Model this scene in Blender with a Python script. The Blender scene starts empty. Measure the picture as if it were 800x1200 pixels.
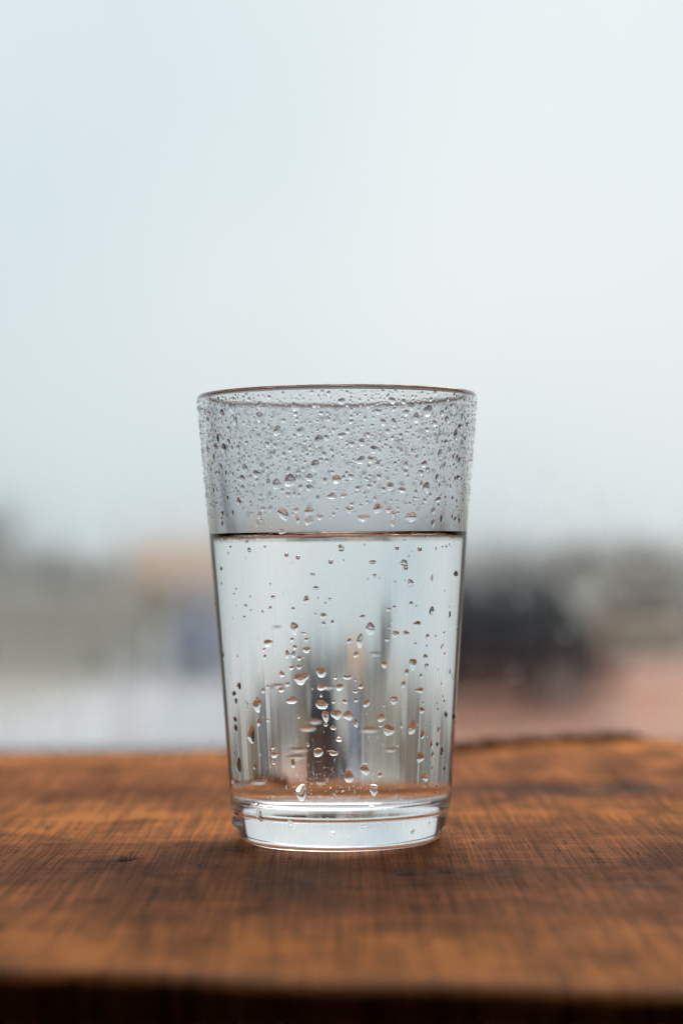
import bpy, bmesh, math, random
from mathutils import Vector, noise, Matrix

R = math.radians
sc = bpy.context.scene
COL = sc.collection

# ------------------------------------------------------------------ camera, world, sun, exposure
# glass stands at the origin on the table (z = 0); metres
CAM_Y, CAM_Z, CAM_X = -0.62, 0.0846, 0.001
FPX = 2480.0                                   # focal length in pixels of the 800x1200 photograph
HOR = 645.0                                    # image row of the eye level
PITCH = math.atan((HOR - 600.0) / FPX)
ROLL = R(0.55)
cam_d = bpy.data.cameras.new("camera")
cam = bpy.data.objects.new("camera", cam_d)
COL.objects.link(cam)
cam_d.sensor_fit = 'VERTICAL'
cam_d.sensor_height = 36.0
cam_d.lens = FPX / 1200.0 * 36.0
cam_d.clip_start = 0.02
cam_d.clip_end = 6000
cam.matrix_world = (Matrix.Translation((CAM_X, CAM_Y, CAM_Z))
                    @ Matrix.Rotation(R(90) + PITCH, 4, 'X')
                    @ Matrix.Rotation(-ROLL, 4, 'Z'))
cam_d.dof.use_dof = True
cam_d.dof.focus_distance = 0.590
cam_d.dof.aperture_fstop = 6.0
sc.camera = cam

SUN_EL, SUN_AZ = R(52), R(18)                  # azimuth measured from +Y towards +X
w = bpy.data.worlds.new("World")
sc.world = w
w.use_nodes = True
nt = w.node_tree
nt.nodes.clear()
sky = nt.nodes.new('ShaderNodeTexSky')
sky.sky_type = 'NISHITA'
sky.sun_disc = False
sky.sun_elevation = SUN_EL
sky.sun_rotation = SUN_AZ
sky.dust_density = 6.0
sky.air_density = 1.0
mix = nt.nodes.new('ShaderNodeMixRGB')
mix.inputs[0].default_value = 0.86             # thick even cloud over the clear sky
# slow thickness changes in the cloud sheet
tcw = nt.nodes.new('ShaderNodeTexCoord')
mpw = nt.nodes.new('ShaderNodeMapping')
mpw.inputs['Location'].default_value = (-13.615, 1.0952, -13.2742)
now = nt.nodes.new('ShaderNodeTexNoise')
now.inputs['Scale'].default_value = 2.6
now.inputs['Detail'].default_value = 2.0
now.inputs['Roughness'].default_value = 0.4
crw = nt.nodes.new('ShaderNodeValToRGB')
crw.color_ramp.elements[0].position = 0.28
crw.color_ramp.elements[1].position = 0.62
crw.color_ramp.elements[0].color = (0.65, 0.77, 0.815, 1)
crw.color_ramp.elements[1].color = (0.885, 0.93, 0.942, 1)
scw = nt.nodes.new('ShaderNodeVectorMath')
scw.operation = 'SCALE'
scw.inputs['Scale'].default_value = 10.0
nt.links.new(tcw.outputs['Generated'], mpw.inputs[0])
nt.links.new(mpw.outputs[0], now.inputs['Vector'])
nt.links.new(now.outputs['Fac'], crw.inputs[0])
nt.links.new(crw.outputs[0], scw.inputs[0])
nt.links.new(scw.outputs[0], mix.inputs[2])
bg = nt.nodes.new('ShaderNodeBackground')
bg.inputs[1].default_value = 0.0565
wo = nt.nodes.new('ShaderNodeOutputWorld')
nt.links.new(sky.outputs[0], mix.inputs[1])
nt.links.new(mix.outputs[0], bg.inputs[0])
nt.links.new(bg.outputs[0], wo.inputs[0])

sun_d = bpy.data.lights.new("sun", 'SUN')
sun_d.energy = 1.5
sun_d.angle = R(50)
sun_d.color = (1.0, 0.97, 0.92)
sun = bpy.data.objects.new("sun", sun_d)
COL.objects.link(sun)
sd = Vector((math.sin(SUN_AZ) * math.cos(SUN_EL), math.cos(SUN_AZ) * math.cos(SUN_EL), math.sin(SUN_EL)))
sun.rotation_euler = (-sd).to_track_quat('-Z', 'Y').to_euler()
sun.location = sd * 20

sc.view_settings.view_transform = 'Standard'
sc.view_settings.look = 'None'
sc.view_settings.exposure = 0.85
sc.view_settings.gamma = 1.0
sc.render.engine = 'CYCLES'
cy = sc.cycles
cy.max_bounces = 28
cy.transmission_bounces = 26
cy.glossy_bounces = 12
cy.diffuse_bounces = 4
cy.transparent_max_bounces = 24
cy.sample_clamp_indirect = 6.0
cy.blur_glossy = 0.3
cy.use_denoising = True

rnd = random.Random(7)


# ------------------------------------------------------------------ helpers
def tag(o, label=None, cat=None, group=None, kind=None):
    if label: o["label"] = label
    if cat: o["category"] = cat
    if group: o["group"] = group
    if kind: o["kind"] = kind
    return o


def link(name, me, mat=None, parent=None):
    o = bpy.data.objects.new(name, me)
    COL.objects.link(o)
    if mat is not None and me is not None:
        for m in (mat if isinstance(mat, (list, tuple)) else [mat]):
            me.materials.append(m)
    if parent: o.parent = parent
    return o


def empty(name, loc=(0, 0, 0), rz=0.0):
    o = bpy.data.objects.new(name, None)
    COL.objects.link(o)
    o.location = loc
    o.rotation_euler = (0, 0, rz)
    o.empty_display_size = 0.1
    return o


class MB:
    """collects verts and faces for one mesh"""
    def __init__(s): s.v, s.f, s.sm, s.mi = [], [], [], []

    def box(s, x0, x1, y0, y1, z0, z1):
        b = len(s.v)
        s.v += [(x0, y0, z0), (x1, y0, z0), (x1, y1, z0), (x0, y1, z0),
                (x0, y0, z1), (x1, y0, z1), (x1, y1, z1), (x0, y1, z1)]
        for q in ((0, 3, 2, 1), (4, 5, 6, 7), (0, 1, 5, 4), (1, 2, 6, 5), (2, 3, 7, 6), (3, 0, 4, 7)):
            s.f.append(tuple(b + i for i in q))
            s.sm.append(False)

    def tube(s, p0, p1, r0, r1, n=6, cap=True):
        p0, p1 = Vector(p0), Vector(p1)
        d = (p1 - p0)
        if d.length < 1e-9: return
        d.normalize()
        a = d.orthogonal().normalized()
        c = d.cross(a)
        b = len(s.v)
        for p, r in ((p0, r0), (p1, r1)):
            for k in range(n):
                t = 2 * math.pi * k / n
                s.v.append(tuple(p + a * (r * math.cos(t)) + c * (r * math.sin(t))))
        for k in range(n):
            k2 = (k + 1) % n
            s.f.append((b + k, b + k2, b + n + k2, b + n + k))
            s.sm.append(True)
        if cap:
            s.f.append(tuple(b + n + k for k in range(n)))
            s.f.append(tuple(b + k for k in reversed(range(n))))
            s.sm += [False, False]

    def lathe(s, prof, n, mi=None):
        b = len(s.v)
        idx = []
        for (r, z) in prof:
            if r < 1e-7:
                idx.append([len(s.v)]); s.v.append((0, 0, z))
            else:
                row = []
                for j in range(n):
                    t = 2 * math.pi * j / n
                    row.append(len(s.v)); s.v.append((r * math.cos(t), r * math.sin(t), z))
                idx.append(row)
        for i in range(len(prof) - 1):
            A, B = idx[i], idx[i + 1]
            for j in range(n):
                j2 = (j + 1) % n
                if len(A) == 1 and len(B) == 1: continue
                if len(A) == 1: q = (A[0], B[j2], B[j])
                elif len(B) == 1: q = (A[j], A[j2], B[0])
                else: q = (A[j], A[j2], B[j2], B[j])
                s.f.append(q); s.sm.append(True)
                s.mi.append(mi[i] if mi else 0)

    def build(s, name, mat=None, parent=None, bevel=0.0):
        me = bpy.data.meshes.new(name)
        me.from_pydata(s.v, [], s.f)
        me.polygons.foreach_set('use_smooth', s.sm if len(s.sm) == len(s.f) else [False] * len(s.f))
        if s.mi: me.polygons.foreach_set('material_index', s.mi)
        me.update()
        o = link(name, me, mat, parent)
        if bevel:
            m = o.modifiers.new("bevel", 'BEVEL')
            m.width = bevel; m.segments = 2; m.limit_method = 'ANGLE'
        return o


def mat_new(name):
    m = bpy.data.materials.new(name)
    m.use_nodes = True
    nt = m.node_tree
    nt.nodes.clear()
    out = nt.nodes.new('ShaderNodeOutputMaterial')
    return m, nt, out


def N(nt, typ, **kw):
    n = nt.nodes.new(typ)
    for k, v in kw.items():
        setattr(n, k, v)
    return n


def simple(name, col, rough=0.6, var=0.15, scale=6.0, metallic=0.0, spec=0.5, bump=0.0, col2=None):
    """principled with a noise-varied colour"""
    m, nt, out = mat_new(name)
    p = N(nt, 'ShaderNodeBsdfPrincipled')
    tc = N(nt, 'ShaderNodeTexCoord')
    no = N(nt, 'ShaderNodeTexNoise')
    no.inputs['Scale'].default_value = scale
    no.inputs['Detail'].default_value = 6
    cr = N(nt, 'ShaderNodeValToRGB')
    c2 = col2 or tuple(min(1, c * (1 + var)) for c in col)
    c1 = tuple(c * (1 - var) for c in col)
    cr.color_ramp.elements[0].color = (*c1, 1)
    cr.color_ramp.elements[1].color = (*c2, 1)
    cr.color_ramp.elements[0].position = 0.3
    cr.color_ramp.elements[1].position = 0.7
    nt.links.new(tc.outputs['Object'], no.inputs['Vector'])
    nt.links.new(no.outputs['Fac'], cr.inputs[0])
    nt.links.new(cr.outputs[0], p.inputs['Base Color'])
    p.inputs['Roughness'].default_value = rough
    p.inputs['Metallic'].default_value = metallic
    p.inputs['Specular IOR Level'].default_value = spec
    if bump:
        b = N(nt, 'ShaderNodeBump')
        b.inputs['Strength'].default_value = bump
        b.inputs['Distance'].default_value = 0.02
        nt.links.new(no.outputs['Fac'], b.inputs['Height'])
        nt.links.new(b.outputs[0], p.inputs['Normal'])
    nt.links.new(p.outputs[0], out.inputs[0])
    return m


def dielectric(name, ior, col=(1, 1, 1), rough=0.0, bump=None):
    m, nt, out = mat_new(name)
    g = N(nt, 'ShaderNodeBsdfGlass')
    g.inputs['IOR'].default_value = ior
    g.inputs['Roughness'].default_value = rough
    g.inputs['Color'].default_value = (*col, 1)
    if bump:
        tc = N(nt, 'ShaderNodeTexCoord')
        mp = N(nt, 'ShaderNodeMapping')
        mp.inputs['Scale'].default_value = bump[1]
        no = N(nt, 'ShaderNodeTexNoise')
        no.inputs['Scale'].default_value = 1.0
        no.inputs['Detail'].default_value = 1.0
        b = N(nt, 'ShaderNodeBump')
        b.inputs['Strength'].default_value = 1.0
        b.inputs['Distance'].default_value = bump[0]
        nt.links.new(tc.outputs['Object'], mp.inputs[0])
        nt.links.new(mp.outputs[0], no.inputs['Vector'])
        nt.links.new(no.outputs['Fac'], b.inputs['Height'])
        nt.links.new(b.outputs[0], g.inputs['Normal'])
    nt.links.new(g.outputs[0], out.inputs[0])
    return m


def at(px, py, D):
    """world point seen at photograph pixel (px,py) at depth D metres in front of the camera"""
    return Vector((CAM_X + (px - 400.0) / FPX * D, CAM_Y + D, CAM_Z + (HOR - py) / FPX * D))


# ------------------------------------------------------------------ the place outside the window
GZ = CAM_Z - 2.0                               # ground outside, two metres below eye level


def wet_ground(name, c1, c2, scale, rough):
    m, nt, out = mat_new(name)
    p = N(nt, 'ShaderNodeBsdfPrincipled')
    tc = N(nt, 'ShaderNodeTexCoord')
    no = N(nt, 'ShaderNodeTexNoise'); no.inputs['Scale'].default_value = scale; no.inputs['Detail'].default_value = 8
    n2 = N(nt, 'ShaderNodeTexNoise'); n2.inputs['Scale'].default_value = scale * 0.2; n2.inputs['Detail'].default_value = 3
    cr = N(nt, 'ShaderNodeValToRGB')
    cr.color_ramp.elements[0].position = 0.35; cr.color_ramp.elements[1].position = 0.65
    cr.color_ramp.elements[0].color = (*c1, 1); cr.color_ramp.elements[1].color = (*c2, 1)
    r = N(nt, 'ShaderNodeMapRange')
    r.inputs['From Min'].default_value = 0.4; r.inputs['From Max'].default_value = 0.6
    r.inputs['To Min'].default_value = rough * 0.6; r.inputs['To Max'].default_value = rough * 1.3
    b = N(nt, 'ShaderNodeBump'); b.inputs['Strength'].default_value = 0.4; b.inputs['Distance'].default_value = 0.03
    L = nt.links
    L.new(tc.outputs['Object'], no.inputs['Vector']); L.new(tc.outputs['Object'], n2.inputs['Vector'])
    L.new(no.outputs['Fac'], cr.inputs[0]); L.new(cr.outputs[0], p.inputs['Base Color'])
    L.new(n2.outputs['Fac'], r.inputs[0]); L.new(r.outputs[0], p.inputs['Roughness'])
    L.new(no.outputs['Fac'], b.inputs['Height']); L.new(b.outputs[0], p.inputs['Normal'])
    L.new(p.outputs[0], out.inputs[0])
    return m


M_ground = wet_ground("wet_field", (0.17, 0.17, 0.15), (0.30, 0.30, 0.27), 0.8, 0.6)
M_conc = wet_ground("wet_concrete", (0.34, 0.34, 0.37), (0.48, 0.48, 0.51), 1.2, 0.45)
M_clay = wet_ground("wet_red_paving", (0.27, 0.095, 0.046), (0.42, 0.165, 0.085), 1.5, 0.7)
M_grass = wet_ground("wet_verge", (0.24, 0.22, 0.17), (0.36, 0.34, 0.28), 3.0, 0.8)


def sheet(name, pts, z, mat):
    me = bpy.data.meshes.new(name)
    me.from_pydata([(x, y, z) for x, y in pts], [], [tuple(range(len(pts)))])
    o = link(name, me, mat)
    return tag(o, kind="structure")


sheet("ground", [(-2500, -2500), (2500, -2500), (2500, 2500), (-2500, 2500)], GZ, M_ground)
sheet("pavement", [(-8, 19.5), (0.62, 19.5), (0.9, 31.5), (-3.4, 33.5), (-4.0, 27)], GZ + 0.004, M_conc)
sheet("brick_yard", [(0.64, 19.5), (19, 19.5), (22, 36), (0.95, 36), (0.92, 31)], GZ + 0.004, M_clay)
M_asph = wet_ground("added_dark_asphalt", (0.028, 0.029, 0.032), (0.05, 0.051, 0.055), 4.0, 0.8)
sheet("unseen_dark_road", [(-60, 1.2), (60, 1.2), (60, 19.3), (-60, 19.3)], GZ + 0.004, M_asph)  # unseen dark ground, added so the drop tops refract dark
sheet("grass_verge", [(-22, 19.5), (-8.1, 19.5), (-4.05, 27), (-3.45, 33.6), (-12, 35)], GZ + 0.004, M_grass)

M_tyre = simple("tyre", (0.02, 0.02, 0.02), 0.8)
M_rim = simple("rim_metal", (0.45, 0.45, 0.47), 0.35, metallic=1.0)
M_cglass = simple("car_glass", (0.012, 0.016, 0.024), 0.15, spec=0.2)
M_lamp = simple("lamp_lens", (0.7, 0.7, 0.7), 0.1)
M_tail = simple("tail_lens", (0.4, 0.02, 0.02), 0.15)
M_black = simple("black_trim", (0.02, 0.02, 0.02), 0.5)


def car(name, px, D, heading, paint, L=4.1, W=1.72, H=1.44):
    """parked car: x along its length, front at +x"""
    base = at(px, HOR, D)
    root = empty(name, (base.x, base.y, GZ + 0.004), heading)
    mp = simple(name + "_paint", paint, 0.35, 0.05, 2.0, spec=0.25)
    # body: cross-sections along the length  (x, half width, z bottom, z belt)
    st = [(-0.50, 0.38, .34, .62), (-0.485, 0.46, .26, .80), (-0.40, 0.50, .22, .90), (-0.15, 0.5, .20, .93),
          (0.15, 0.5, .20, .92), (0.30, 0.495, .20, .88), (0.43, 0.47, .22, .76), (0.485, 0.42, .26, .62), (0.50, 0.34, .34, .52)]
    v, f = [], []
    ring = 8
    for (x, hw, z0, z1) in st:
        X, w_ = x * L, hw * W
        for (yy, zz) in ((-w_ * .92, z0), (-w_, z0 + .12), (-w_ * 1.0, z1 - .18), (-w_ * .9, z1),
                         (w_ * .9, z1), (w_, z1 - .18), (w_, z0 + .12), (w_ * .92, z0)):
            v.append((X, yy, zz))
    for i in range(len(st) - 1):
        for k in range(ring):
            k2 = (k + 1) % ring
            f.append((i * ring + k, i * ring + k2, (i + 1) * ring + k2, (i + 1) * ring + k))
    f.append(tuple(reversed(range(ring))))
    f.append(tuple((len(st) - 1) * ring + k for k in range(ring)))
    me = bpy.data.meshes.new("body"); me.from_pydata(v, [], f); me.polygons.foreach_set('use_smooth', [True] * len(f))
    link("body", me, mp, root)
    # cabin: glass band with a roof and pillars
    bl, br = (-.42 * L, .24 * L), (-.30 * L, .06 * L)
    wb, wr = W * .45, W * .36
    zb, zr = .90, H - .05
    cv = [(bl[0], -wb, zb), (bl[1], -wb, zb), (bl[1], wb, zb), (bl[0], wb, zb),
          (br[0], -wr, zr), (br[1], -wr, zr), (br[1], wr, zr), (br[0], wr, zr)]
    names = ["windscreen", "rear_window", "side_window", "side_window"]
    quads = [(1, 2, 6, 5), (3, 0, 4, 7), (0, 1, 5, 4), (2, 3, 7, 6)]
    for nme, q in zip(names, quads):
        P = [Vector(cv[i]) for i in q]
        c = sum(P, Vector()) / 4
        nrm = (P[1] - P[0]).cross(P[3] - P[0]).normalized()
        inn = [c + (p - c) * .86 for p in P]
        mb = MB()
        mb.v = [tuple(p + nrm * .012) for p in inn] + [tuple(p - nrm * .01) for p in inn]
        mb.f = [(0, 1, 2, 3), (7, 6, 5, 4), (0, 4, 5, 1), (1, 5, 6, 2), (2, 6, 7, 3), (3, 7, 4, 0)]
        mb.build(nme, M_cglass, root)
    mb = MB()
    mb.v = cv
    mb.f = [(0, 1, 5, 4), (1, 2, 6, 5), (2, 3, 7, 6), (3, 0, 4, 7)]
    mb.build("cabin", mp, root)
    mb = MB()
    mb.v = [cv[4], cv[5], cv[6], cv[7], (br[0] + .12, -wr * .8, H), (br[1] - .12, -wr * .8, H),
            (br[1] - .12, wr * .8, H), (br[0] + .12, wr * .8, H)]
    mb.f = [(0, 1, 5, 4), (1, 2, 6, 5), (2, 3, 7, 6), (3, 0, 4, 7), (4, 5, 6, 7)]
    mb.build("roof", mp, root)
    for sx in (-.31, .31):
        for sy in (-1, 1):
            mb = MB(); mb.tube((0, -.1, 0), (0, .1, 0), .31, .31, 20)
            wh = mb.build("wheel", M_tyre, root); wh.location = (sx * L, sy * W * .45, .31)
            mb = MB(); mb.tube((0, sy * .09, 0), (0, sy * .108, 0), .19, .17, 16)
            mb.build("rim", M_rim, wh)
    for sy in (-1, 1):
        mb = MB(); mb.box(.462 * L, .497 * L, sy * W * .33 - .14, sy * W * .33 + .14, .58, .68)
        mb.build("headlight", M_lamp, root, .02)
        mb = MB(); mb.box(-.502 * L, -.47 * L, sy * W * .36 - .09, sy * W * .36 + .09, .62, .78)
        mb.build("tail_light", M_tail, root, .02)
        mb = MB(); mb.box(.12 * L, .15 * L, sy * W * .52 - .09, sy * W * .52 + .09, .93, 1.05)
        mb.build("mirror", M_black, root, .02)
    mb = MB(); mb.box(.485 * L, .512 * L, -.26, .26, .36, .46); mb.build("number_plate", M_lamp, root)
    return root


tag(car("parked_car", 515, 26.5, R(187), (0.003, 0.006, 0.014), L=4.3, H=1.72),
    "blurred black car parked beyond the red paving, right of the glass", "car")
tag(car("parked_car", 258, 35.0, R(-84), (0.006, 0.080, 0.19)),
    "blurred dark blue car half hidden behind the glass on its left", "car")
tag(car("parked_car", 752, 40.0, R(80), (0.34, 0.29, 0.20)),
    "blurred beige car at the right edge beyond the black car", "car")


# low house, wall, fence
def house(name, px0, px1, D, top_py, wallc, roofc, label, depth=4.0, roof_h=1.0):
    a, b = at(px0, top_py, D), at(px1, top_py, D)
    Wd = b.x - a.x
    root = empty(name, ((a.x + b.x) / 2, a.y + depth / 2, GZ))
    h = a.z - GZ - roof_h
    mw = simple(name + "_render", wallc, 0.8, 0.15, 1.5)
    mr = simple(name + "_roof", roofc, 0.7, 0.2, 3.0)
    mb = MB(); mb.box(-Wd / 2, Wd / 2, -depth / 2, depth / 2, 0, h); mb.build("wall", mw, root)
    mb = MB(); e = .25
    mb.v = [(-Wd / 2 - e, -depth / 2 - e, h + .003), (Wd / 2 + e, -depth / 2 - e, h + .003), (Wd / 2 + e, depth / 2 + e, h + .003),
            (-Wd / 2 - e, depth / 2 + e, h + .003), (-Wd / 2 - e, 0, h + roof_h), (Wd / 2 + e, 0, h + roof_h)]
    mb.f = [(0, 1, 5, 4), (2, 3, 4, 5), (1, 2, 5), (3, 0, 4), (3, 2, 1, 0)]
    mb.build("roof", mr, root)
    n = max(1, int(Wd / 2.2))
    for k in range(n):
        x = -Wd / 2 + Wd * (k + .5) / n
        mb = MB(); mb.box(x - .45, x + .45, -depth / 2 - .03, -depth / 2 + .02, h * .42, h * .85)
        wn = mb.build("window", M_lamp, root)
        mb = MB(); mb.box(x - .38, x + .38, -depth / 2 - .036, -depth / 2 - .031, h * .46, h * .81)
        mb.build("pane", M_cglass, wn)
    return tag(root, label, "house")


house("low_house", 160, 320, 62.0, 632, (0.46, 0.36, 0.25), (0.42, 0.25, 0.15),
      "blurred low tan house with orange roof left of the glass, behind the blue car", roof_h=1.2)


def garden_wall(px0, px1, D, top_py, col, label, th=.25):
    a, b = at(px0, top_py, D), at(px1, top_py, D)
    m = simple("garden_wall_render", col, 0.85, 0.12, 0.9)
    root = empty("garden_wall", ((a.x + b.x) / 2, a.y, GZ))
    W2, h = (b.x - a.x) / 2, a.z - GZ
    mb = MB(); mb.box(-W2, W2, -th / 2, th / 2, 0, h); mb.build("wall_face", m, root, .01)
    mb = MB(); mb.box(-W2 - .03, W2 + .03, -th / 2 - .05, th / 2 + .05, h + .002, h + .08)
    mb.build("coping", simple("coping_stone", tuple(c * .8 for c in col), .8), root, .01)
    return tag(root, label, "wall")


garden_wall(-260, 178, 35.0, 704, (0.50, 0.455, 0.385), "blurred pale grey garden wall at the left edge, below the bare shrubs")
garden_wall(790, 1180, 44.0, 690, (0.40, 0.40, 0.39), "blurred grey garden wall at the right edge beside the beige car")


# bare winter shrubs and trees: trunk with limbs + crown of fine twigs
M_bark = simple("bare_bark", (0.16, 0.13, 0.11), 0.9, 0.3, 8.0)
M_twig = simple("bare_twig", (0.25, 0.20, 0.16), 0.9, 0.3, 3.0)


def bare_plant(name, px, D, h, spread, label, cat, ntw=1300, seed=0, trunk=True, zoff=0.0):
    r = random.Random(seed)
    b = at(px, HOR, D)
    root = empty(name, (b.x, b.y, GZ + zoff))
    tr, tw = MB(), MB()
    tips = []
    t_r = .035 * h + .01
    n_l = 8

    def limb(p, d, ln, rad, depth):
        q = p + d * ln
        tr.tube(p, q, rad, rad * .6, 5, False)
        if depth == 0:
            tips.append((p, q)); return
        for _ in range(3):
            nd = (d + Vector((r.uniform(-1, 1), r.uniform(-1, 1), r.uniform(-.25, .6))) * .7).normalized()
            limb(q, nd, ln * r.uniform(.6, .85), rad * .55, depth - 1)
    if trunk:
        limb(Vector((0, 0, 0)), Vector((r.uniform(-.08, .08), 0, 1)).normalized(), h * .3, t_r, 3)
    else:
        for k in range(n_l):
            a = 2 * math.pi * k / n_l
            limb(Vector((math.cos(a) * .2 * spread, math.sin(a) * .2 * spread, 0)),
                 Vector((math.cos(a) * .5, math.sin(a) * .5, 1)).normalized(), h * .32, t_r * .4, 2)
    for k in range(ntw):
        p, q = r.choice(tips)
        s = p.lerp(q, r.random()) + Vector((r.gauss(0, .07), r.gauss(0, .07), r.gauss(0, .07))) * spread
        d = (Vector((r.gauss(0, .6), r.gauss(0, .6), r.uniform(.1, 1)))).normalized()
        tw.tube(s, s + d * h * r.uniform(.05, .16), .0035 * h + .004, .0015, 3, False)
    tr.build("trunk", M_bark, root)
    tw.build("crown", M_twig, root)
    return tag(root, label, cat)


bare_plant("bare_tree", -50, 44, 3.7, 2.8, "bare brown tree at the left edge, its crown rising above the grey wall", "tree", seed=1)
shr = [(30, 58, 2.7, 2.4, "leftmost of the blurred bare shrubs above the grey wall"),
       (110, 60, 2.4, 2.4, "blurred bare shrub above the middle of the grey wall on the left"),
       (345, 66, 2.9, 2.6, "blurred bare shrub directly behind the water glass"),
       (455, 64, 2.7, 2.6, "blurred bare shrub behind the right part of the glass"),
       (560, 58, 2.7, 2.6, "blurred bare shrub just right of the glass above the black car"),
       (640, 56, 2.8, 2.4, "blurred bare shrub above the rear of the black car"),
       (715, 60, 2.9, 2.6, "blurred bare shrub between the black car and the beige car"),
       (790, 57, 2.7, 2.6, "rightmost blurred bare shrub, above the beige car")]
for i, (px, D, h, sp, lb) in enumerate(shr):
    bare_plant("bare_shrub", px, D, h, sp, lb, "shrub", ntw=1500, seed=20 + i, trunk=False)["group"] = "bare shrubs behind the cars"
side = [(-330, 24, 1.5), (-1150, 15, 1.5), (1120, 25, 1.6), (1900, 14, 1.5)]
sl = ["low bare shrub beyond the left edge, before the grey wall", "low bare shrub beside the brick wall far to the left",
      "low bare shrub beyond the right edge, past the beige car", "low bare shrub far to the right by the dark wall"]
for i, ((px, D, h), lb) in enumerate(zip(side, sl)):
    bare_plant("bare_shrub", px, D, h, 1.6, lb, "shrub", ntw=1500, seed=50 + i, trunk=False)["group"] = "bare shrubs off to the sides"
for a_, b_, D_, t_, c_, lb in [
        (-560, -330, 21, 690, (0.40, 0.30, 0.24), "brown brick garden wall just beyond the left edge"),
        (-930, -600, 18, 715, (0.50, 0.48, 0.40), "cream garden wall beyond the left edge next to the brown one"),
        (-1550, -1280, 15, 690, (0.34, 0.27, 0.23), "dark brown garden wall far beyond the left edge"),
        (-2700, -1640, 13, 705, (0.42, 0.43, 0.42), "grey garden wall farthest beyond the left edge"),
        (1240, 1420, 21, 682, (0.20, 0.22, 0.26), "charcoal garden wall just beyond the right edge"),
        (1460, 1780, 18, 705, (0.42, 0.32, 0.20), "tan garden wall beyond the right edge next to the charcoal one"),
        (2020, 2260, 15, 690, (0.30, 0.24, 0.20), "dark brown garden wall far beyond the right edge"),
        (2350, 3300, 13, 705, (0.46, 0.46, 0.40), "pale garden wall farthest beyond the right edge")]:
    garden_wall(a_, b_, D_, t_, c_, lb)

# ------------------------------------------------------------------ unseen dim room, added to keep the camera's side of the window dark
PANE_Y = 0.60
M_wall = simple("room_paint", (0.10, 0.095, 0.09), 0.9, 0.06, 3.0)
M_floor = simple("room_floor", (0.05, 0.04, 0.03), 0.7, 0.2, 3.0)
WX, WZ0, WZ1 = 0.86, -0.036, 1.60               # window opening, its sill raised to darken the drop tops
RX, RZ0, RZ1, RY = 2.3, -0.76, 1.85, -3.0
mb = MB()
mb.box(-RX, -WX, PANE_Y - .06, PANE_Y + .10, RZ0, RZ1)
mb.box(WX, RX, PANE_Y - .06, PANE_Y + .10, RZ0, RZ1)
mb.box(-WX, WX, PANE_Y - .06, PANE_Y + .10, RZ0, WZ0)
mb.box(-WX, WX, PANE_Y - .06, PANE_Y + .10, WZ1, RZ1)
tag(mb.build("window_wall", M_wall), kind="structure")
for nm, bx in (("wall_left", (-RX - .1, -RX, RY, PANE_Y + .1, RZ0, RZ1)),
               ("wall_right", (RX, RX + .1, RY, PANE_Y + .1, RZ0, RZ1)),
               ("wall_back", (-RX - .1, RX + .1, RY - .1, RY, RZ0, RZ1)),
               ("ceiling", (-RX - .1, RX + .1, RY - .1, PANE_Y + .1, RZ1, RZ1 + .1))):
    mb = MB(); mb.box(*bx); tag(mb.build(nm, M_wall), kind="structure")
mb = MB(); mb.box(-RX - .1, RX + .1, RY - .1, PANE_Y + .1, RZ0 - .1, RZ0)
tag(mb.build("floor", M_floor), kind="structure")


def pane_material():
    m, nt, out = mat_new("rain_wet_pane")
    tc = N(nt, 'ShaderNodeTexCoord')
    mp = N(nt, 'ShaderNodeMapping'); mp.inputs['Scale'].default_value = (38, 1, 2.2)
    no = N(nt, 'ShaderNodeTexNoise'); no.inputs['Scale'].default_value = 1.0; no.inputs['Detail'].default_value = 3
    mr = N(nt, 'ShaderNodeMapRange')
    mr.inputs['From Min'].default_value = 0.35; mr.inputs['From Max'].default_value = 0.70
    mr.inputs['To Min'].default_value = 0.10; mr.inputs['To Max'].default_value = 0.52
    tr = N(nt, 'ShaderNodeBsdfTransparent'); tr.inputs[0].default_value = (0.99, 0.995, 0.995, 1)
    # film of running rain: ripples that throw the view up and down
    m2 = N(nt, 'ShaderNodeMapping'); m2.inputs['Scale'].default_value = (60, 1, 420)
    n2 = N(nt, 'ShaderNodeTexNoise'); n2.inputs['Scale'].default_value = 1.0; n2.inputs['Detail'].default_value = 2
    bp = N(nt, 'ShaderNodeBump'); bp.inputs['Strength'].default_value = 1.0; bp.inputs['Distance'].default_value = .0008
    rf = N(nt, 'ShaderNodeBsdfRefraction')
    rf.inputs['IOR'].default_value = 1.12; rf.inputs['Roughness'].default_value = 0.34
    mx = N(nt, 'ShaderNodeMixShader')
    L = nt.links
    L.new(tc.outputs['Object'], mp.inputs[0]); L.new(mp.outputs[0], no.inputs['Vector'])
    L.new(tc.outputs['Object'], m2.inputs[0]); L.new(m2.outputs[0], n2.inputs['Vector'])
    L.new(n2.outputs['Fac'], bp.inputs['Height']); L.new(bp.outputs[0], rf.inputs['Normal'])
    L.new(no.outputs['Fac'], mr.inputs[0]); L.new(mr.outputs[0], mx.inputs[0])
    L.new(tr.outputs[0], mx.inputs[1]); L.new(rf.outputs[0], mx.inputs[2])
    L.new(mx.outputs[0], out.inputs[0])
    return m


pane_root = empty("window_pane", (0, PANE_Y, WZ0))
tag(pane_root, "large rain streaked window pane behind the table with blurred drops", "window")
mb = MB(); mb.box(-WX + .002, WX - .002, -.002, .002, .002, WZ1 - WZ0 - .002)
mb.build("pane", pane_material(), pane_root)

M_drop = dielectric("water_drop", 1.333)


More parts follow.
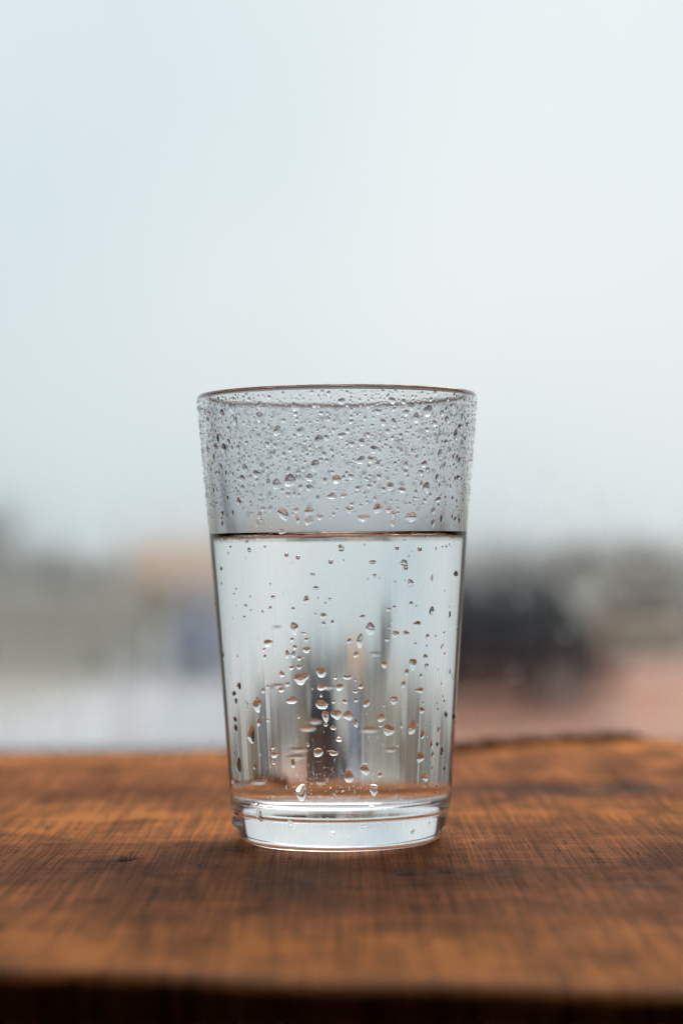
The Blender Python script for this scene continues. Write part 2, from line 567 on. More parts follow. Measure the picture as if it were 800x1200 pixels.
# ------------------------------------------------------------------ drops
def drop_geo(mb, fn, a, b, rot=0.0, seg=14, wob=0.12, ca=58, sag=0.35, r=rnd, nr=None):
    """a water drop on a surface; fn(u, v, h) -> world point; a, b half width / half height"""
    th = R(ca)
    s_ = min(a, b) * .65 + max(a, b) * .35
    Rr = s_ / math.sin(th)
    ph1, ph2, ph3 = (r.uniform(0, 6.28) for _ in range(3))
    w1, w2, w3 = wob * r.uniform(.2, 1), wob * r.uniform(.1, .8), wob * r.uniform(0, .4)
    rings = nr or [1.0, .96, .88, .74, .55, .3]
    base = len(mb.v)
    cr, sr = math.cos(rot), math.sin(rot)
    sink = -.00004
    top_rows = []
    for ri, rho in enumerate(rings):
        row = []
        for k in range(seg):
            t = 2 * math.pi * k / seg
            s = 1 + (w1 * math.cos(2 * t + ph1) + w2 * math.cos(3 * t + ph2) + w3 * math.cos(5 * t + ph3)) * (.4 + .6 * rho)
            uu, vv = a * rho * s * math.cos(t), b * rho * s * math.sin(t)
            hh = math.sqrt(max(0, Rr * Rr - (rho * s_) ** 2)) - Rr * math.cos(th)
            hh *= 1 - sag * rho * math.sin(t)
            if ri == 0: hh = sink
            u, v = uu * cr - vv * sr, uu * sr + vv * cr
            row.append(len(mb.v)); mb.v.append(fn(u, v, hh))
        top_rows.append(row)
    apex = len(mb.v)
    mb.v.append(fn(0, 0, Rr - Rr * math.cos(th)))
    for i in range(len(rings) - 1):
        A, B = top_rows[i], top_rows[i + 1]
        for k in range(seg):
            k2 = (k + 1) % seg
            mb.f.append((A[k], A[k2], B[k2], B[k])); mb.sm.append(True)
    A = top_rows[-1]
    for k in range(seg):
        mb.f.append((A[k], A[(k + 1) % seg], apex)); mb.sm.append(True)
    b0 = len(mb.v)
    for k in range(seg): mb.v.append(mb.v[top_rows[0][k]])
    c0 = len(mb.v); mb.v.append(fn(0, 0, sink))
    for k in range(seg):
        mb.f.append((b0 + (k + 1) % seg, b0 + k, c0)); mb.sm.append(False)


# rain drops on the window pane
pane_spots = [(609, 704, 4.5), (653, 603, 4), (692, 685, 5), (724, 770, 5), (721, 832, 5), (756, 685, 4.5), (780, 726, 5.5),
              (590, 640, 4), (640, 560, 4), (700, 590, 3.5), (560, 700, 4), (745, 640, 3), (770, 800, 4), (660, 745, 4.5),
              (600, 790, 4), (120, 720, 4), (60, 760, 4), (190, 690, 3.5), (90, 650, 3.5), (230, 800, 4), (150, 820, 3.5),
              (30, 830, 4), (735, 700, 3.5), (675, 655, 3.5), (790, 650, 4), (570, 590, 3)]
pr = random.Random(3)
for px, py, dia in pane_spots:
    p = at(px, py, PANE_Y - CAM_Y)
    mb = MB()
    rad = dia * .00033
    drop_geo(mb, lambda u, v, h: (u, -h, v), rad, rad * pr.uniform(1, 1.3), 0, 14, .1, 50, .3, pr)
    o = mb.build("rain_drop", M_drop, pane_root)
    o.location = (p.x, -.00215, p.z - WZ0)

# ------------------------------------------------------------------ table
def wood_material():
    m, nt, out = mat_new("sawn_wood")
    L = nt.links
    tc = N(nt, 'ShaderNodeTexCoord')

    def noise_n(scale, det=4, rough=.55, dist=0.0, src=None):
        mp = N(nt, 'ShaderNodeMapping'); mp.inputs['Scale'].default_value = scale
        n = N(nt, 'ShaderNodeTexNoise'); n.inputs['Scale'].default_value = 1.0
        n.inputs['Detail'].default_value = det; n.inputs['Roughness'].default_value = rough
        n.inputs['Distortion'].default_value = dist
        L.new(src or tc.outputs['Object'], mp.inputs[0]); L.new(mp.outputs[0], n.inputs['Vector'])
        return n.outputs['Fac']

    def math_n(op, a, b=None, c=None):
        n = N(nt, 'ShaderNodeMath', operation=op)
        for i, x in enumerate((a, b, c)):
            if x is None: continue
            if isinstance(x, (int, float)): n.inputs[i].default_value = x
            else: L.new(x, n.inputs[i])
        return n.outputs[0]

    def ramp(fac, stops):
        c = N(nt, 'ShaderNodeValToRGB')
        e = c.color_ramp.elements
        while len(e) < len(stops): e.new(0.5)
        for el, (pos, col) in zip(e, stops):
            el.position = pos; el.color = (*col, 1)
        L.new(fac, c.inputs[0])
        return c.outputs[0]

    # broad growth bands of light and dark heartwood, lying across the board
    sep = N(nt, 'ShaderNodeSeparateXYZ'); L.new(tc.outputs['Object'], sep.inputs[0])
    wob = noise_n((5, 9, 1), 3, .5, .4)
    wob2 = noise_n((22, 30, 1), 4, .6, .3)
    yb = math_n('ADD', sep.outputs['Y'], math_n('MULTIPLY', math_n('SUBTRACT', wob, .5), .11))
    yb = math_n('ADD', yb, math_n('MULTIPLY', math_n('SUBTRACT', wob2, .5), .035))
    fac = N(nt, 'ShaderNodeMapRange')
    fac.inputs['From Min'].default_value = -.26; fac.inputs['From Max'].default_value = .34
    L.new(yb, fac.inputs[0])
    DK, MD, OR, HI = (0.24, 0.084, 0.034), (0.41, 0.150, 0.053), (0.59, 0.220, 0.062), (0.69, 0.262, 0.067)
    band = ramp(fac.outputs[0], [(0.00, HI), (0.14, OR), (0.24, MD), (0.36, DK), (0.46, MD), (0.52, OR), (0.58, MD), (0.645, DK),
                                 (0.69, MD), (0.80, MD), (0.88, OR), (1.0, OR)])
    # fine grain running away from the camera, saw marks across it
    grain = noise_n((1500, 16, 1), 5, .65, 0)
    grain2 = noise_n((420, 9, 1), 4, .6, .15)
    saw = noise_n((34, 620, 1), 4, .65, 0)
    saw2 = noise_n((18, 150, 1), 4, .65, .3)
    patch = noise_n((40, 26, 1), 5, .65, .5)
    lines = math_n('ADD', math_n('MULTIPLY', grain, .40), math_n('MULTIPLY', grain2, .25))
    lines = math_n('ADD', lines, math_n('MULTIPLY', saw, .25))
    lines = math_n('ADD', lines, math_n('MULTIPLY', saw2, .17))
    gl = N(nt, 'ShaderNodeMapRange')
    gl.inputs['From Min'].default_value = .40; gl.inputs['From Max'].default_value = .60
    gl.inputs['To Min'].default_value = .18; gl.inputs['To Max'].default_value = 2.15
    L.new(lines, gl.inputs[0])
    pa = N(nt, 'ShaderNodeMapRange')
    pa.inputs['From Min'].default_value = .3; pa.inputs['From Max'].default_value = .7
    pa.inputs['To Min'].default_value = .5; pa.inputs['To Max'].default_value = 1.5
    L.new(patch, pa.inputs[0])
    mul = math_n('MULTIPLY', gl.outputs[0], pa.outputs[0])
    # growth rings sweeping round a knot beyond the glass on the right
    dx = math_n('SUBTRACT', sep.outputs['X'], .19); dy = math_n('MULTIPLY', math_n('SUBTRACT', sep.outputs['Y'], .17), .8)
    dist = math_n('SQRT', math_n('ADD', math_n('MULTIPLY', dx, dx), math_n('MULTIPLY', dy, dy)))
    dist = math_n('ADD', dist, math_n('MULTIPLY', math_n('SUBTRACT', wob2, .5), .03))
    rg = math_n('SINE', math_n('MULTIPLY', dist, 190))
    fo = N(nt, 'ShaderNodeMapRange')
    fo.inputs['From Min'].default_value = .06; fo.inputs['From Max'].default_value = .20
    fo.inputs['To Min'].default_value = .36; fo.inputs['To Max'].default_value = .0
    L.new(dist, fo.inputs[0])
    mul = math_n('MULTIPLY', mul, math_n('ADD', 1.0, math_n('MULTIPLY', rg, fo.outputs[0])))
    vm = N(nt, 'ShaderNodeVectorMath', operation='SCALE')
    L.new(band, vm.inputs[0]); L.new(mul, vm.inputs['Scale'])
    # pale dry scratches along the grain
    scr = noise_n((520, 14, 1), 2, .5, 0)
    sm = N(nt, 'ShaderNodeMapRange')
    sm.inputs['From Min'].default_value = .66; sm.inputs['From Max'].default_value = .76
    sm.inputs['To Max'].default_value = .35
    L.new(scr, sm.inputs[0])
    mx = N(nt, 'ShaderNodeMixRGB'); mx.inputs[2].default_value = (0.62, 0.36, 0.19, 1)
    L.new(sm.outputs[0], mx.inputs[0]); L.new(vm.outputs[0], mx.inputs[1])
    por = noise_n((820, 75, 1), 2, .5, .2)                    # open pores, short dark dashes along the grain
    pm = N(nt, 'ShaderNodeMapRange')
    pm.inputs['From Min'].default_value = .63; pm.inputs['From Max'].default_value = .72
    pm.inputs['To Max'].default_value = .75
    L.new(por, pm.inputs[0])
    mpo = N(nt, 'ShaderNodeMixRGB'); mpo.inputs[2].default_value = (0.05, 0.02, 0.010, 1)
    L.new(pm.outputs[0], mpo.inputs[0]); L.new(mx.outputs[0], mpo.inputs[1])
    mx = mpo
    at_ = N(nt, 'ShaderNodeAttribute'); at_.attribute_name = "crack_shade"
    mc = N(nt, 'ShaderNodeMixRGB'); mc.inputs[2].default_value = (0.022, 0.010, 0.006, 1)  # near-black brown stands in for the shade inside the recesses
    L.new(at_.outputs['Fac'], mc.inputs[0]); L.new(mx.outputs[0], mc.inputs[1])
    mx = mc
    df = N(nt, 'ShaderNodeBsdfDiffuse'); df.inputs['Roughness'].default_value = .6
    gs = N(nt, 'ShaderNodeBsdfGlossy'); gs.inputs['Roughness'].default_value = .38
    b = N(nt, 'ShaderNodeBump'); b.inputs['Strength'].default_value = .9; b.inputs['Distance'].default_value = .0007
    L.new(lines, b.inputs['Height']); L.new(b.outputs[0], df.inputs['Normal']); L.new(b.outputs[0], gs.inputs['Normal'])
    L.new(mx.outputs[0], df.inputs['Color'])
    ms = N(nt, 'ShaderNodeMixShader'); ms.inputs[0].default_value = .024
    L.new(df.outputs[0], ms.inputs[1]); L.new(gs.outputs[0], ms.inputs[2])
    L.new(ms.outputs[0], out.inputs[0])
    return m


M_wood = wood_material()
table = empty("wooden_table", (0, 0, 0))
tag(table, "brown sawn wooden tabletop carrying the water glass", "table")


def front_y(x):
    return -.2030 - .175 * x + .0015 * noise.noise(Vector((x * 18, 1.3, 0)))


def back_y(x):
    s = .283 + .012 * noise.noise(Vector((x * 9, 7.7, 0)))
    if x > -0.02: s += .034 * min(1, (x + .02) / .10)
    if x > .135: s -= .022 * min(1, (x - .135) / .01)
    return s


pits = [(-.0605, -.034, .0040, .0048, .0026), (.017, -.064, .0040, .0026, .0016), (.0262, -.0610, .0026, .0022, .0012),
        (.0338, -.0635, .0032, .0021, .0012), (.0436, -.0660, .0020, .0022, .0012), (.076, -.085, .0075, .0022, .0014),
        (-.102, .02, .005, .002, .001), (.115, -.03, .004, .002, .001)]


def top_z(x, y):
    d = math.hypot(x, y)
    flat = min(1, max(0, (d - .045) / .06))
    z = flat * (.0016 * noise.noise(Vector((x * 7, y * 11, .3))) + .0007 * noise.noise(Vector((x * 25, y * 40, 2.3))))
    for (cx, cyy, ax, ay, dp) in pits:
        q = ((x - cx) / ax) ** 2 + ((y - cyy) / ay) ** 2
        if q < 1: z -= dp * (1 - q) ** .5
    gy = .121 + .05 * (x - .06) + .004 * math.sin(x * 60)      # long shallow split right of the glass
    if .02 < x < .16:
        g = (y - gy) / .008
        if abs(g) < 1: z -= .0028 * (1 - g * g) * min(1, (x - .02) / .02) * min(1, (.16 - x) / .05)
    return z


def crack_shade(x, y):
    """shade painted as dark colour into the pits and the split (0..1)"""
    c = 0.0
    for (cx, cyy, ax, ay, dp) in pits:
        if abs(x - cx) > ax * 1.6 or abs(y - cyy) > ay * 1.6: continue
        w_ = 1 + .5 * noise.noise(Vector((x * 420, y * 420, cx * 50)))
        q = ((x - cx) / ax) ** 2 + ((y - cyy) / ay) ** 2
        c = max(c, min(1, max(0, (1.05 - q * w_) * 2.2)))
    gy = .121 + .05 * (x - .06) + .004 * math.sin(x * 60)
    if .02 < x < .16:
        g = abs(y - gy) / (.0050 * (1 + .6 * noise.noise(Vector((x * 130, 3.3, 0)))))
        if g < 1: c = max(c, .85 * (1 - g * g) * min(1, (x - .02) / .02) * min(1, (.16 - x) / .06))
    return c


def build_top():
    NX, NY = 760, 400
    X0, X1 = -.46, .46
    v, f, ck = [], [], []
    TH = .034
    for j in range(NY + 1):
        for i in range(NX + 1):
            x = X0 + (X1 - X0) * i / NX
            t = j / NY
            fy, by = front_y(x), back_y(x)
            y = fy + (by - fy) * t
            z = top_z(x, y)
            e = min(y - fy, by - y)
            if e < .006: z -= (.0035 if t < .5 else .0016) * (1 - e / .006) ** 2          # worn round edge
            v.append((x, y, z))
            ck.append(crack_shade(x, y))
    for j in range(NY):
        for i in range(NX):
            a = j * (NX + 1) + i
            f.append((a, a + 1, a + NX + 2, a + NX + 1))
    # skirt and underside
    loop = [i for i in range(NX + 1)] + [j * (NX + 1) + NX for j in range(1, NY + 1)] + \
           [NY * (NX + 1) + i for i in range(NX - 1, -1, -1)] + [j * (NX + 1) for j in range(NY - 1, 0, -1)]
    b0 = len(v)
    for k in loop:
        x, y, z = v[k]; v.append((x, y, -TH))
    n = len(loop)
    for k in range(n):
        k2 = (k + 1) % n
        f.append((loop[k2], loop[k], b0 + k, b0 + k2))
    f.append(tuple(b0 + k for k in reversed(range(n))))
    me = bpy.data.meshes.new("tabletop")
    me.from_pydata(v, [], f)
    sm = [True] * (NX * NY) + [False] * (n + 1)
    at_ = me.attributes.new("crack_shade", 'FLOAT', 'POINT')
    at_.data.foreach_set('value', ck + [0.0] * (len(v) - len(ck)))
    me.polygons.foreach_set('use_smooth', sm)
    return link("tabletop", me, M_wood, table)


build_top()
# dark raised sliver along the back edge, right of the glass
mb = MB()
pts = [(at(528, 884, .885), .0035), (at(560, 880, .895), .0045), (at(600, 878, .905), .004), (at(650, 874, .915), .0042), (at(700, 870, .922), .0045),
       (at(735, 868, .926), .0042), (at(752, 868, .927), .002)]
for (p, r0), (q, r1) in zip(pts[:-1], pts[1:]):
    p2, q2 = p.copy(), q.copy()
    p2.z = r0 * .1; q2.z = r1 * .1
    mb.tube(p2, q2, r0, r1, 8)
M_dark = simple("dark_wood_sliver", (0.20, 0.075, 0.026), 0.8, 0.5, 60.0)
tag(mb.build("edge_sliver", M_dark, table), "dark raised sliver along the back edge")

# ------------------------------------------------------------------ the glass
SEG = 192
RIM_R, RIM_Z = .0410, .1300
FOOT_Z, FOOT_R = .0098, .0320
WALL = .0026
WAT_Z = .0882                                   # water level
MEN = .0014                                     # meniscus climb


def r_out(z):
    t = (z - FOOT_Z) / (RIM_Z - FOOT_Z)
    return FOOT_R + (RIM_R - FOOT_R) * (.88 * t + .12 * t * t)      # the wall flares a touch towards the rim


def r_in(z):
    t = (z - FOOT_Z) / (RIM_Z - FOOT_Z)
    return r_out(z) - (.0025 * (1 - t) + .0019 * t)


FLOOR_Z = .0117
# outer profile from underside centre to rim, then down inside to the waterline
prof = [(0, .0022), (.012, .0021), (.020, .0018), (.0235, .0012), (.0250, .0004), (.0262, .00005), (.0274, .0001), (.0288, .0007),
        (.0297, .0017), (.0304, .0031), (.0308, .0050), (.0311, .0070), (.03122, .0082), (.0314, .0088), (.0317, .0092), (.0319, .0095), (FOOT_R, FOOT_Z), (r_out(.0102), .0102), (r_out(.0108), .0108)]
nz = 26
for k in list(range(1, nz)) + [nz - .12, nz - .03, nz]:
    z = FOOT_Z + (RIM_Z - .0014 - FOOT_Z) * k / nz
    prof.append((r_out(z), z))
ro, ri = r_out(RIM_Z - .0014), r_in(RIM_Z - .0014)
rc, rw = (ro + ri) / 2, (ro - ri) / 2
for k in range(1, 8):
    a = math.pi * k / 8
    prof.append((rc + rw * math.cos(a), RIM_Z - .0014 + .0014 * math.sin(a)))
CZ = WAT_Z + MEN
for k in [0, .03, .12] + list(range(1, 11)):
    z = (RIM_Z - .0014) + (CZ - (RIM_Z - .0014)) * k / 10
    prof.append((r_in(z), z))

M_glass = dielectric("clear_glass", 1.5, (0.965, 0.972, 0.974), 0.0, (.00006, (60, 60, 9)))
M_wside = dielectric("water_against_glass", 1.333 / 1.5, (0.99, 0.995, 0.995), 0.0, (.00013, (70, 70, 4)))
M_fog = dielectric("misted_inner_glass", 1.5, (0.93, 0.935, 0.945), 0.035)
M_wtop = dielectric("water_surface", 1.333)

tumbler = empty("drinking_glass", (0, 0, .0003))
tag(tumbler, "clear tapered drinking glass beaded with water drops, two thirds full, on the wooden table", "glass")
n_dry = 11                                      # profile steps of the dry inner wall, lightly misted
mb = MB(); mb.lathe(prof, SEG, [0] * (len(prof) - 1 - n_dry) + [1] * n_dry)
glass_body = mb.build("glass_body", [M_glass, M_fog], tumbler)

# water: floor with a rounded corner, side, meniscus, level top
wp, wm = [(0, FLOOR_Z)], []
cr_ = .0026
rcorner = r_in(FLOOR_Z + cr_)
for r_ in (.010, .019):
    wp.append((r_, FLOOR_Z + .00015 * (r_ / .019) ** 2))
for k in range(0, 9):
    a = math.pi / 2 * k / 8
    wp.append((rcorner - cr_ + cr_ * math.sin(a), FLOOR_Z + .00015 + (cr_ - .00015) * (1 - math.cos(a))))
for k in range(1, 21):
    z = FLOOR_Z + cr_ + (CZ - FLOOR_Z - cr_) * k / 20
    wp.append((r_in(z), z))
side_n = len(wp) - 1
for k in range(1, 10):
    s = .0042 * k / 9
    wp.append((r_in(CZ) - s, WAT_Z + MEN * (math.exp(-s / .0011) - math.exp(-.0042 / .0011)) / (1 - math.exp(-.0042 / .0011))))
wp += [(.02, WAT_Z), (0, WAT_Z)]
wm = [0] * side_n + [1] * (len(wp) - 1 - side_n)
mb = MB(); mb.lathe(wp[:side_n + 1], SEG, [0] * side_n); mb.lathe(wp[side_n:], SEG, [1] * (len(wp) - 1 - side_n))
water = mb.build("water", [M_wside, M_wtop])
water.location = (0, 0, .0003)
tag(water, "clear still water filling two thirds of the drinking glass", "water")

# ---- drops on the outside of the glass
KS = (RIM_R - FOOT_R) / (RIM_Z - FOOT_Z)
NS = 1 / math.sqrt(1 + KS * KS)


def surf(theta, z):
    """outer wall: point, circumferential, up-slope and normal vectors"""
    if z >= FOOT_Z:
        r = r_out(z); k = KS
    else:
        tab = [(.0098, .0320), (.0095, .0319), (.0088, .0314), (.0070, .0311), (.0050, .0308), (.0031, .0304), (.0017, .0297), (.0007, .0288)]
        r, k = .0288, .4
        for (za, ra), (zb, rb) in zip(tab[:-1], tab[1:]):
            if zb <= z <= za:
                r = rb + (ra - rb) * (z - zb) / (za - zb); k = (ra - rb) / (za - zb)
    n = 1 / math.sqrt(1 + k * k)
    c, s = math.cos(theta), math.sin(theta)
    return r, c, s, n, k


def cone_fn(theta, z):
    def fn(u, v, h):
        zz = z + v * NS
        r, c0, s0, n, k = surf(theta, zz)
        t = theta + u / r
        c, s = math.cos(t), math.sin(t)
        return ((r + h * n) * c, (r + h * n) * s, zz - h * n * k)
    return fn


Rcam = cam.matrix_world.to_3x3()


def pix_to_wall(px, py):
    """photograph pixel -> (theta, z) on the front of the outer wall"""
    d = Rcam @ Vector(((px - 400) / FPX, (600 - py) / FPX, -1))
    o = Vector((CAM_X, CAM_Y, CAM_Z - .0003))
    A, B = FOOT_R - KS * FOOT_Z, KS
    # |o.xy + t d.xy| = A + B (o.z + t d.z)
    q0 = A + B * o.z
    a = d.x ** 2 + d.y ** 2 - (B * d.z) ** 2
    b = 2 * (o.x * d.x + o.y * d.y - q0 * B * d.z)
    c = o.x ** 2 + o.y ** 2 - q0 * q0
    disc = b * b - 4 * a * c
    t = -b / (2 * a) if disc < 0 else (-b - math.sqrt(disc)) / (2 * a)
    p = o + d * t
    return math.atan2(p.y, p.x), p.z


drops = []                                      # (px, py, w_px, h_px)


def crop(ox, oy, sc_, lst):
    for it in lst:
        cx, cyy, w_ = it[:3]
        h_ = it[3] if len(it) > 3 else w_
        rot = it[4] if len(it) > 4 else 0
        drops.append((ox + cx / sc_, oy + cyy / sc_, max(2.4, w_ / sc_), max(2.4, h_ / sc_), rot))


crop(230, 620, 4.706, [(275, 68, 18), (288, 115, 20, 30), (185, 97, 12), (133, 218, 12, 28), (135, 300, 11), (405, 303, 13), (420, 375, 28, 20),
     (405, 437, 24), (203, 358, 11), (215, 330, 11), (268, 422, 17), (293, 372, 13), (297, 448, 13), (260, 485, 15), (604, 392, 30, 52, -25),
     (640, 250, 32, 16), (658, 325, 32, 24), (735, 387, 17), (710, 410, 15), (700, 480, 32, 40), (702, 522, 24), (750, 515, 20, 30), (655, 470, 14),
     (537, 548, 40, 78), (590, 575, 28, 16), (525, 610, 22), (605, 610, 22), (393, 628, 52, 40), (370, 665, 18), (376, 705, 18, 28), (500, 690, 22, 48),
     (541, 652, 26), (533, 692, 30, 34), (565, 712, 26), (606, 666, 44, 34, -20), (523, 765, 26), (565, 760, 30), (576, 822, 88, 60), (687, 790, 56, 54),
     (690, 870, 56, 38), (470, 800, 28, 36), (467, 885, 32), (500, 855, 26), (232, 865, 24, 44), (205, 905, 22, 28), (367, 890, 22, 28),
     (788, 870, 26, 36), (640, 880, 12), (688, 920, 16), (333, 935, 18), (765, 820, 20)])
crop(390, 620, 4.706, [(628, 95, 9), (45, 105, 34, 40), (60, 172, 11), (220, 182, 42, 20), (395, 187, 46, 34, -20), (420, 150, 13),
     (230, 257, 28, 20), (430, 297, 32, 44, 20), (550, 270, 12, 36, 15), (345, 295, 14, 22), (433, 412, 24, 30), (461, 425, 13), (548, 452, 30, 46),
     (340, 432, 22), (310, 445, 30, 22), (163, 485, 28), (468, 525, 42, 38), (208, 550, 54, 66), (323, 510, 14), (348, 580, 34, 46), (405, 577, 38, 32),
     (312, 545, 14), (300, 610, 28, 24), (90, 617, 28), (150, 617, 36, 76), (525, 592, 20, 30), (570, 590, 9), (457, 632, 17), (128, 692, 28, 34),
     (520, 645, 13), (513, 705, 26, 34), (520, 755, 22, 32), (443, 745, 46, 64), (408, 790, 24, 40), (285, 747, 34, 40, -30), (390, 858, 26, 40),
     (480, 890, 40, 36), (487, 810, 16, 28), (80, 817, 54, 26), (125, 832, 16), (155, 868, 30), (125, 895, 30, 20), (37, 872, 44, 42), (683, 245, 24, 36),
     (648, 470, 10, 36), (617, 570, 10), (610, 640, 12), (620, 685, 10), (340, 932, 38, 20), (15, 820, 18)])
crop(250, 810, 5.333, [(123, 20, 20), (137, 60, 20, 40), (271, 88, 52, 92), (282, 195, 24, 54), (130, 175, 26, 36), (135, 228, 28, 44), (235, 272, 50, 100),
     (335, 180, 20), (488, 57, 68, 46), (675, 85, 72, 60), (673, 30, 16), (750, 65, 28, 22), (700, 155, 46, 66), (768, 145, 74, 56), (700, 210, 28, 22),
     (750, 228, 36, 32), (785, 302, 36, 28), (750, 388, 50, 34), (655, 383, 56, 60), (367, 352, 26, 28), (378, 396, 46, 44), (375, 447, 30, 20),
     (160, 462, 28, 90), (100, 485, 16, 34), (497, 450, 30, 56), (590, 335, 22), (549, 633, 66, 104), (285, 778, 44, 76), (475, 828, 30, 48), (713, 802, 22),
     (745, 898, 40, 48), (522, 525, 12), (130, 385, 12), (258, 470, 14, 44)])
crop(390, 810, 5.333, [(383, 60, 48), (212, 75, 38, 54, -25), (303, 168, 46, 50), (300, 215, 24), (350, 243, 66, 78), (320, 90, 17), (557, 120, 36, 44),
     (497, 228, 48, 88, -15), (562, 270, 26, 54, -15), (548, 412, 50, 66), (655, 75, 14), (700, 60, 16), (710, 145, 22, 42), (757, 155, 26, 54),
     (663, 240, 18, 34), (617, 335, 14, 54), (657, 330, 26, 30), (683, 375, 26, 50, -15), (625, 395, 16, 36), (625, 480, 17), (700, 480, 20, 28),
     (577, 538, 42, 60), (575, 595, 14), (650, 595, 16), (645, 635, 10), (200, 488, 58, 66), (100, 530, 58, 84), (295, 522, 24, 32), (255, 615, 54, 74),
     (243, 722, 34, 24), (190, 850, 62, 24), (512, 880, 28, 26, 30), (100, 918, 26, 32), (95, 152, 62, 56), (145, 200, 30, 50),
     (38, 300, 34, 30), (75, 65, 32), (145, 55, 32, 24), (430, 120, 14), (430, 215, 15, 40), (613, 200, 12), (660, 110, 12)])
drops.append((276, 960, 8, 22, 0))                # a large bead hanging under the heel on the left
crop(220, 430, 4.444, [(177, 240, 28, 42), (230, 212, 38, 54), (130, 158, 26, 38), (372, 260, 36, 58, 20), (465, 332, 42, 50), (585, 335, 42, 40),
     (560, 208, 38, 48), (372, 200, 26, 44), (680, 385, 46, 66, -25), (185, 422, 34, 46), (140, 412, 26, 34), (210, 320, 22, 26), (155, 372, 18, 48),
     (295, 530, 30, 54, 20), (385, 515, 30, 34), (355, 555, 38, 34), (280, 580, 30, 38), (460, 610, 42, 58), (418, 605, 22, 54), (530, 590, 62, 66),
     (662, 512, 50, 56), (633, 575, 34, 42), (775, 585, 42, 46), (715, 590, 30), (635, 628, 46, 30), (750, 672, 46, 34), (282, 628, 22, 26),
     (495, 765, 44, 78, 35), (562, 745, 34, 26), (630, 750, 44, 56), (570, 795, 22, 40), (628, 805, 46, 34), (685, 780, 38, 30), (390, 738, 30, 26),
     (358, 817, 18, 34), (435, 827, 16), (488, 857, 38, 30), (760, 765, 20), (710, 855, 20), (262, 700, 26, 38), (695, 240, 28, 22), (455, 408, 26),
     (535, 430, 28, 24), (500, 455, 26), (305, 395, 22), (450, 450, 20, 38), (575, 548, 28, 24), (600, 530, 22)])
crop(390, 430, 4.444, [(495, 228, 46, 64), (435, 264, 38, 52, -25), (308, 174, 38, 36), (368, 180, 26, 34), (45, 178, 46, 30), (530, 292, 28, 34),
     (595, 272, 26, 38), (620, 200, 22, 26), (262, 287, 32, 38), (318, 290, 32, 46), (237, 232, 36, 28), (95, 283, 32, 20), (640, 350, 26, 58, -20),
     (560, 452, 26, 52), (310, 368, 24), (150, 390, 38), (100, 400, 38, 26), (45, 355, 42, 28), (183, 352, 26), (215, 428, 46, 38), (145, 485, 50, 38),
     (235, 505, 28, 38), (460, 550, 28, 32), (380, 545, 24), (300, 620, 42, 38), (265, 637, 26), (360, 640, 48, 28), (488, 627, 38, 54),
     (462, 610, 20, 34), (18, 585, 46, 42), (95, 570, 34, 28), (85, 742, 40, 38), (235, 735, 54, 48), (160, 785, 58, 38), (410, 780, 64, 48),
     (310, 815, 32, 34), (290, 742, 32, 30), (525, 810, 22, 50, -15), (568, 790, 18, 42, 10), (655, 575, 28), (640, 790, 22), (590, 390, 24), (490, 325, 28, 22),
     (545, 575, 18, 42), (58, 670, 34, 22), (130, 630, 28), (190, 620, 26), (145, 720, 18), (665, 310, 26, 36), (240, 570, 28), (550, 690, 38, 24, 25), (480, 695, 22)])

PXM = .59 / FPX                                 # metres per photograph pixel at the front wall
placed = []                                     # (theta, z, radius)


def clear(theta, z, rad, f=1.0):
    r0 = r_out(z)
    for (t2, z2, r2) in placed:
        if abs(z - z2) > rad + r2: continue
        dt = abs((theta - t2 + math.pi) % (2 * math.pi) - math.pi) * r0
        if dt * dt + (z - z2) ** 2 < ((rad + r2) * f) ** 2: return False
    return True


dr = random.Random(11)
for i, (px, py, wpx, hpx, rot) in enumerate(drops):
    theta, z = pix_to_wall(px, py)
    if not (.0012 < z < RIM_Z - .003): continue
    # foreshortening towards the sides of the glass
    fs = max(.35, abs(math.sin(theta)))
    a, b = wpx * PXM / 2 / fs, hpx * PXM / 2
    a = min(a, b * 2.2)
    mb = MB()
    big = max(wpx, hpx) > 7
    drop_geo(mb, cone_fn(theta, z), a, b, R(rot), 20 if big else 12, .16 if big else .14, (dr.uniform(38, 56) if z > WAT_Z else dr.uniform(46, 66)), dr.uniform(.25, .5), dr,
             None if big else [1.0, .94, .78, .5])
    mb.build("water_drop", M_drop, tumbler)
    placed.append((theta, z, (a + b) / 2))

# back-wall drops that show, stretched, through the water (apparent pixel position and width)
backs = [(321, 728, 9, 4), (322, 795, 19, 6), (380, 797, 21, 6), (439, 760, 17, 6),
         (356, 844, 22, 7), (365, 836, 15, 8), (345, 868, 21, 6), (343, 876, 21, 6), (302, 904, 17, 7),
         (403, 933, 22, 6), (432, 846, 22, 8), (457, 869, 16, 6), (372, 905, 14, 5)]
for (px, py, wpx, hpx) in backs:
    xo = (px - 396) / FPX * .6 * .56
    z = CAM_Z + (HOR - py) / FPX * .655
    rr = r_out(z)
    theta = math.acos(max(-1, min(1, xo / rr)))
    mb = MB()
    a, b = wpx * PXM / 2 * .55, hpx * PXM / 2 * 1.1
    a = max(a, b * .7)
    drop_geo(mb, cone_fn(theta, z), a, b, 0, 14, .12, 44, .45, dr)
    mb.build("water_drop", M_drop, tumbler)
    placed.append((theta, z, (a + b) / 2))

# fine condensation: the many smaller beads, all round the glass
mb = MB()
cr2 = random.Random(23)


def bead(theta, z, dia_px, lo=8):
    a = dia_px * PXM / 2
    if not clear(theta, z, a * 1.05): return False
    drop_geo(mb, cone_fn(theta, z), a * cr2.uniform(.75, 1.25), a * cr2.uniform(.85, 1.45), R(cr2.uniform(-35, 35)), lo, .16,
             cr2.uniform(36, 58), .3, cr2, [1.0, .9, .6] if lo < 9 else [1.0, .94, .78, .5])
    placed.append((theta, z, a * 1.1))
    return True


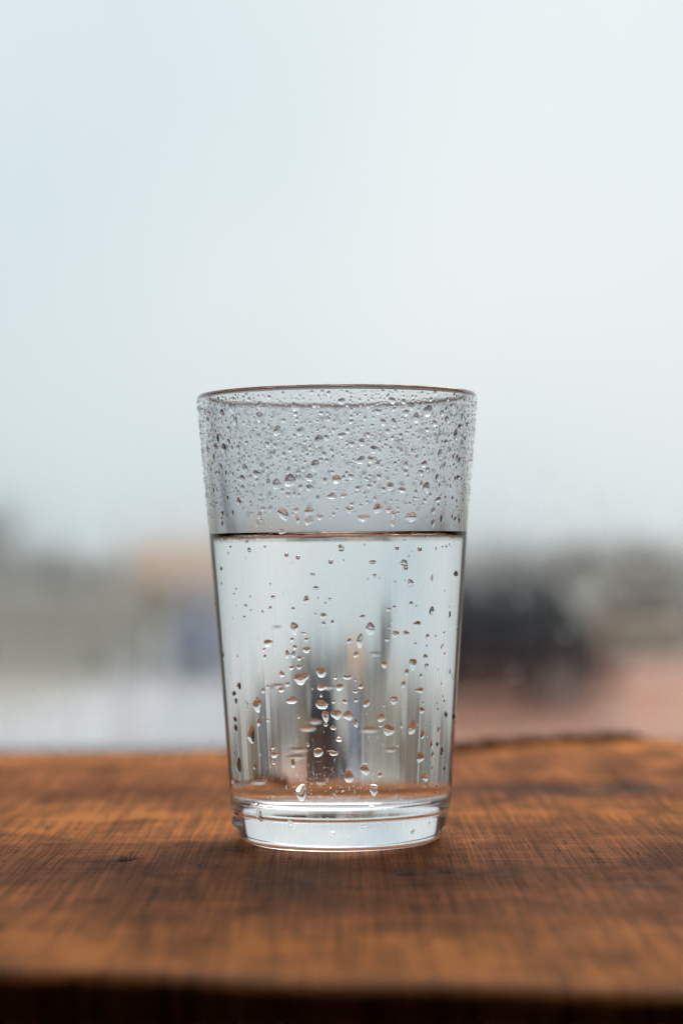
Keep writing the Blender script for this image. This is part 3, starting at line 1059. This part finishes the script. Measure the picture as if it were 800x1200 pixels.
n_f = 0
tries = 0
while n_f < 1450 and tries < 14000:              # dry upper wall, front
    tries += 1
    z = cr2.uniform(WAT_Z + .004, RIM_Z - .002)
    t = (z - WAT_Z) / (RIM_Z - WAT_Z)
    if cr2.random() > min(1, .05 + 1.5 * max(0, t - .08)): continue
    th = -math.pi / 2 + cr2.uniform(-1.68, 1.68) * (1 if cr2.random() < .8 else .75)
    edge = abs(th + math.pi / 2) > 1.2
    if edge and cr2.random() < .45: continue
    n_f += bead(th, z, min(3.2 if edge else 9, cr2.lognormvariate(1.08, .42)), 10)
n_f = tries = 0
while n_f < 900 and tries < 6000:               # fine mist between the beads
    tries += 1
    z = cr2.uniform(WAT_Z + .006, RIM_Z - .002)
    if cr2.random() > min(1, .1 + 1.4 * (z - WAT_Z) / (RIM_Z - WAT_Z)): continue
    n_f += bead(-math.pi / 2 + cr2.uniform(-1.4, 1.4), z, cr2.uniform(1.0, 2.0), 6)
n_f = tries = 0
while n_f < 520 and tries < 5000:               # upper wall, back
    tries += 1
    z = cr2.uniform(WAT_Z + .004, RIM_Z - .002)
    t = (z - WAT_Z) / (RIM_Z - WAT_Z)
    if cr2.random() > min(1, .05 + 1.5 * max(0, t - .08)): continue
    n_f += bead(cr2.uniform(.1, math.pi - .1), z, min(11, cr2.lognormvariate(1.35, .42)), 10)
n_f = tries = 0
while n_f < 170 and tries < 3000:               # wet wall, scattered small ones, more towards the sides
    tries += 1
    th = -math.pi / 2 + cr2.choice((-1, 1)) * (cr2.random() ** .6) * 1.7
    n_f += bead(th, cr2.uniform(.006, WAT_Z), cr2.lognormvariate(.75, .35), 8)
n_f = tries = 0
while n_f < 420 and tries < 3000:               # specks low on the wall
    tries += 1
    z = .014 + abs(cr2.gauss(0, .010))
    n_f += bead(-math.pi / 2 + cr2.gauss(0, .45), z, cr2.uniform(.7, 1.5), 6)
tag(mb.build("condensation", M_drop, tumbler), "fine beads of condensation all over the glass", kind="stuff")

# ---- small air bubbles clinging to the inside of the front wall
M_bub = dielectric("air_bubble", 1 / 1.333)
for (px, py, d_px) in [(332, 650, 5), (346, 653, 5), (387, 658, 5.5), (469, 642, 4.5), (497, 643, 5.5), (480, 665, 5.5), (523, 640, 2.5), (306, 640, 3)]:
    th, z = pix_to_wall(px, py)
    rad = d_px * PXM / 2
    rr = r_in(z) - rad * 1.05
    m2 = MB()
    m2.lathe([(rad * math.sin(math.pi * k / 10), -rad * math.cos(math.pi * k / 10)) for k in range(0, 11)], 16)
    o = m2.build("bubble", M_bub, water)
    o.location = (rr * math.cos(th), rr * math.sin(th), z)
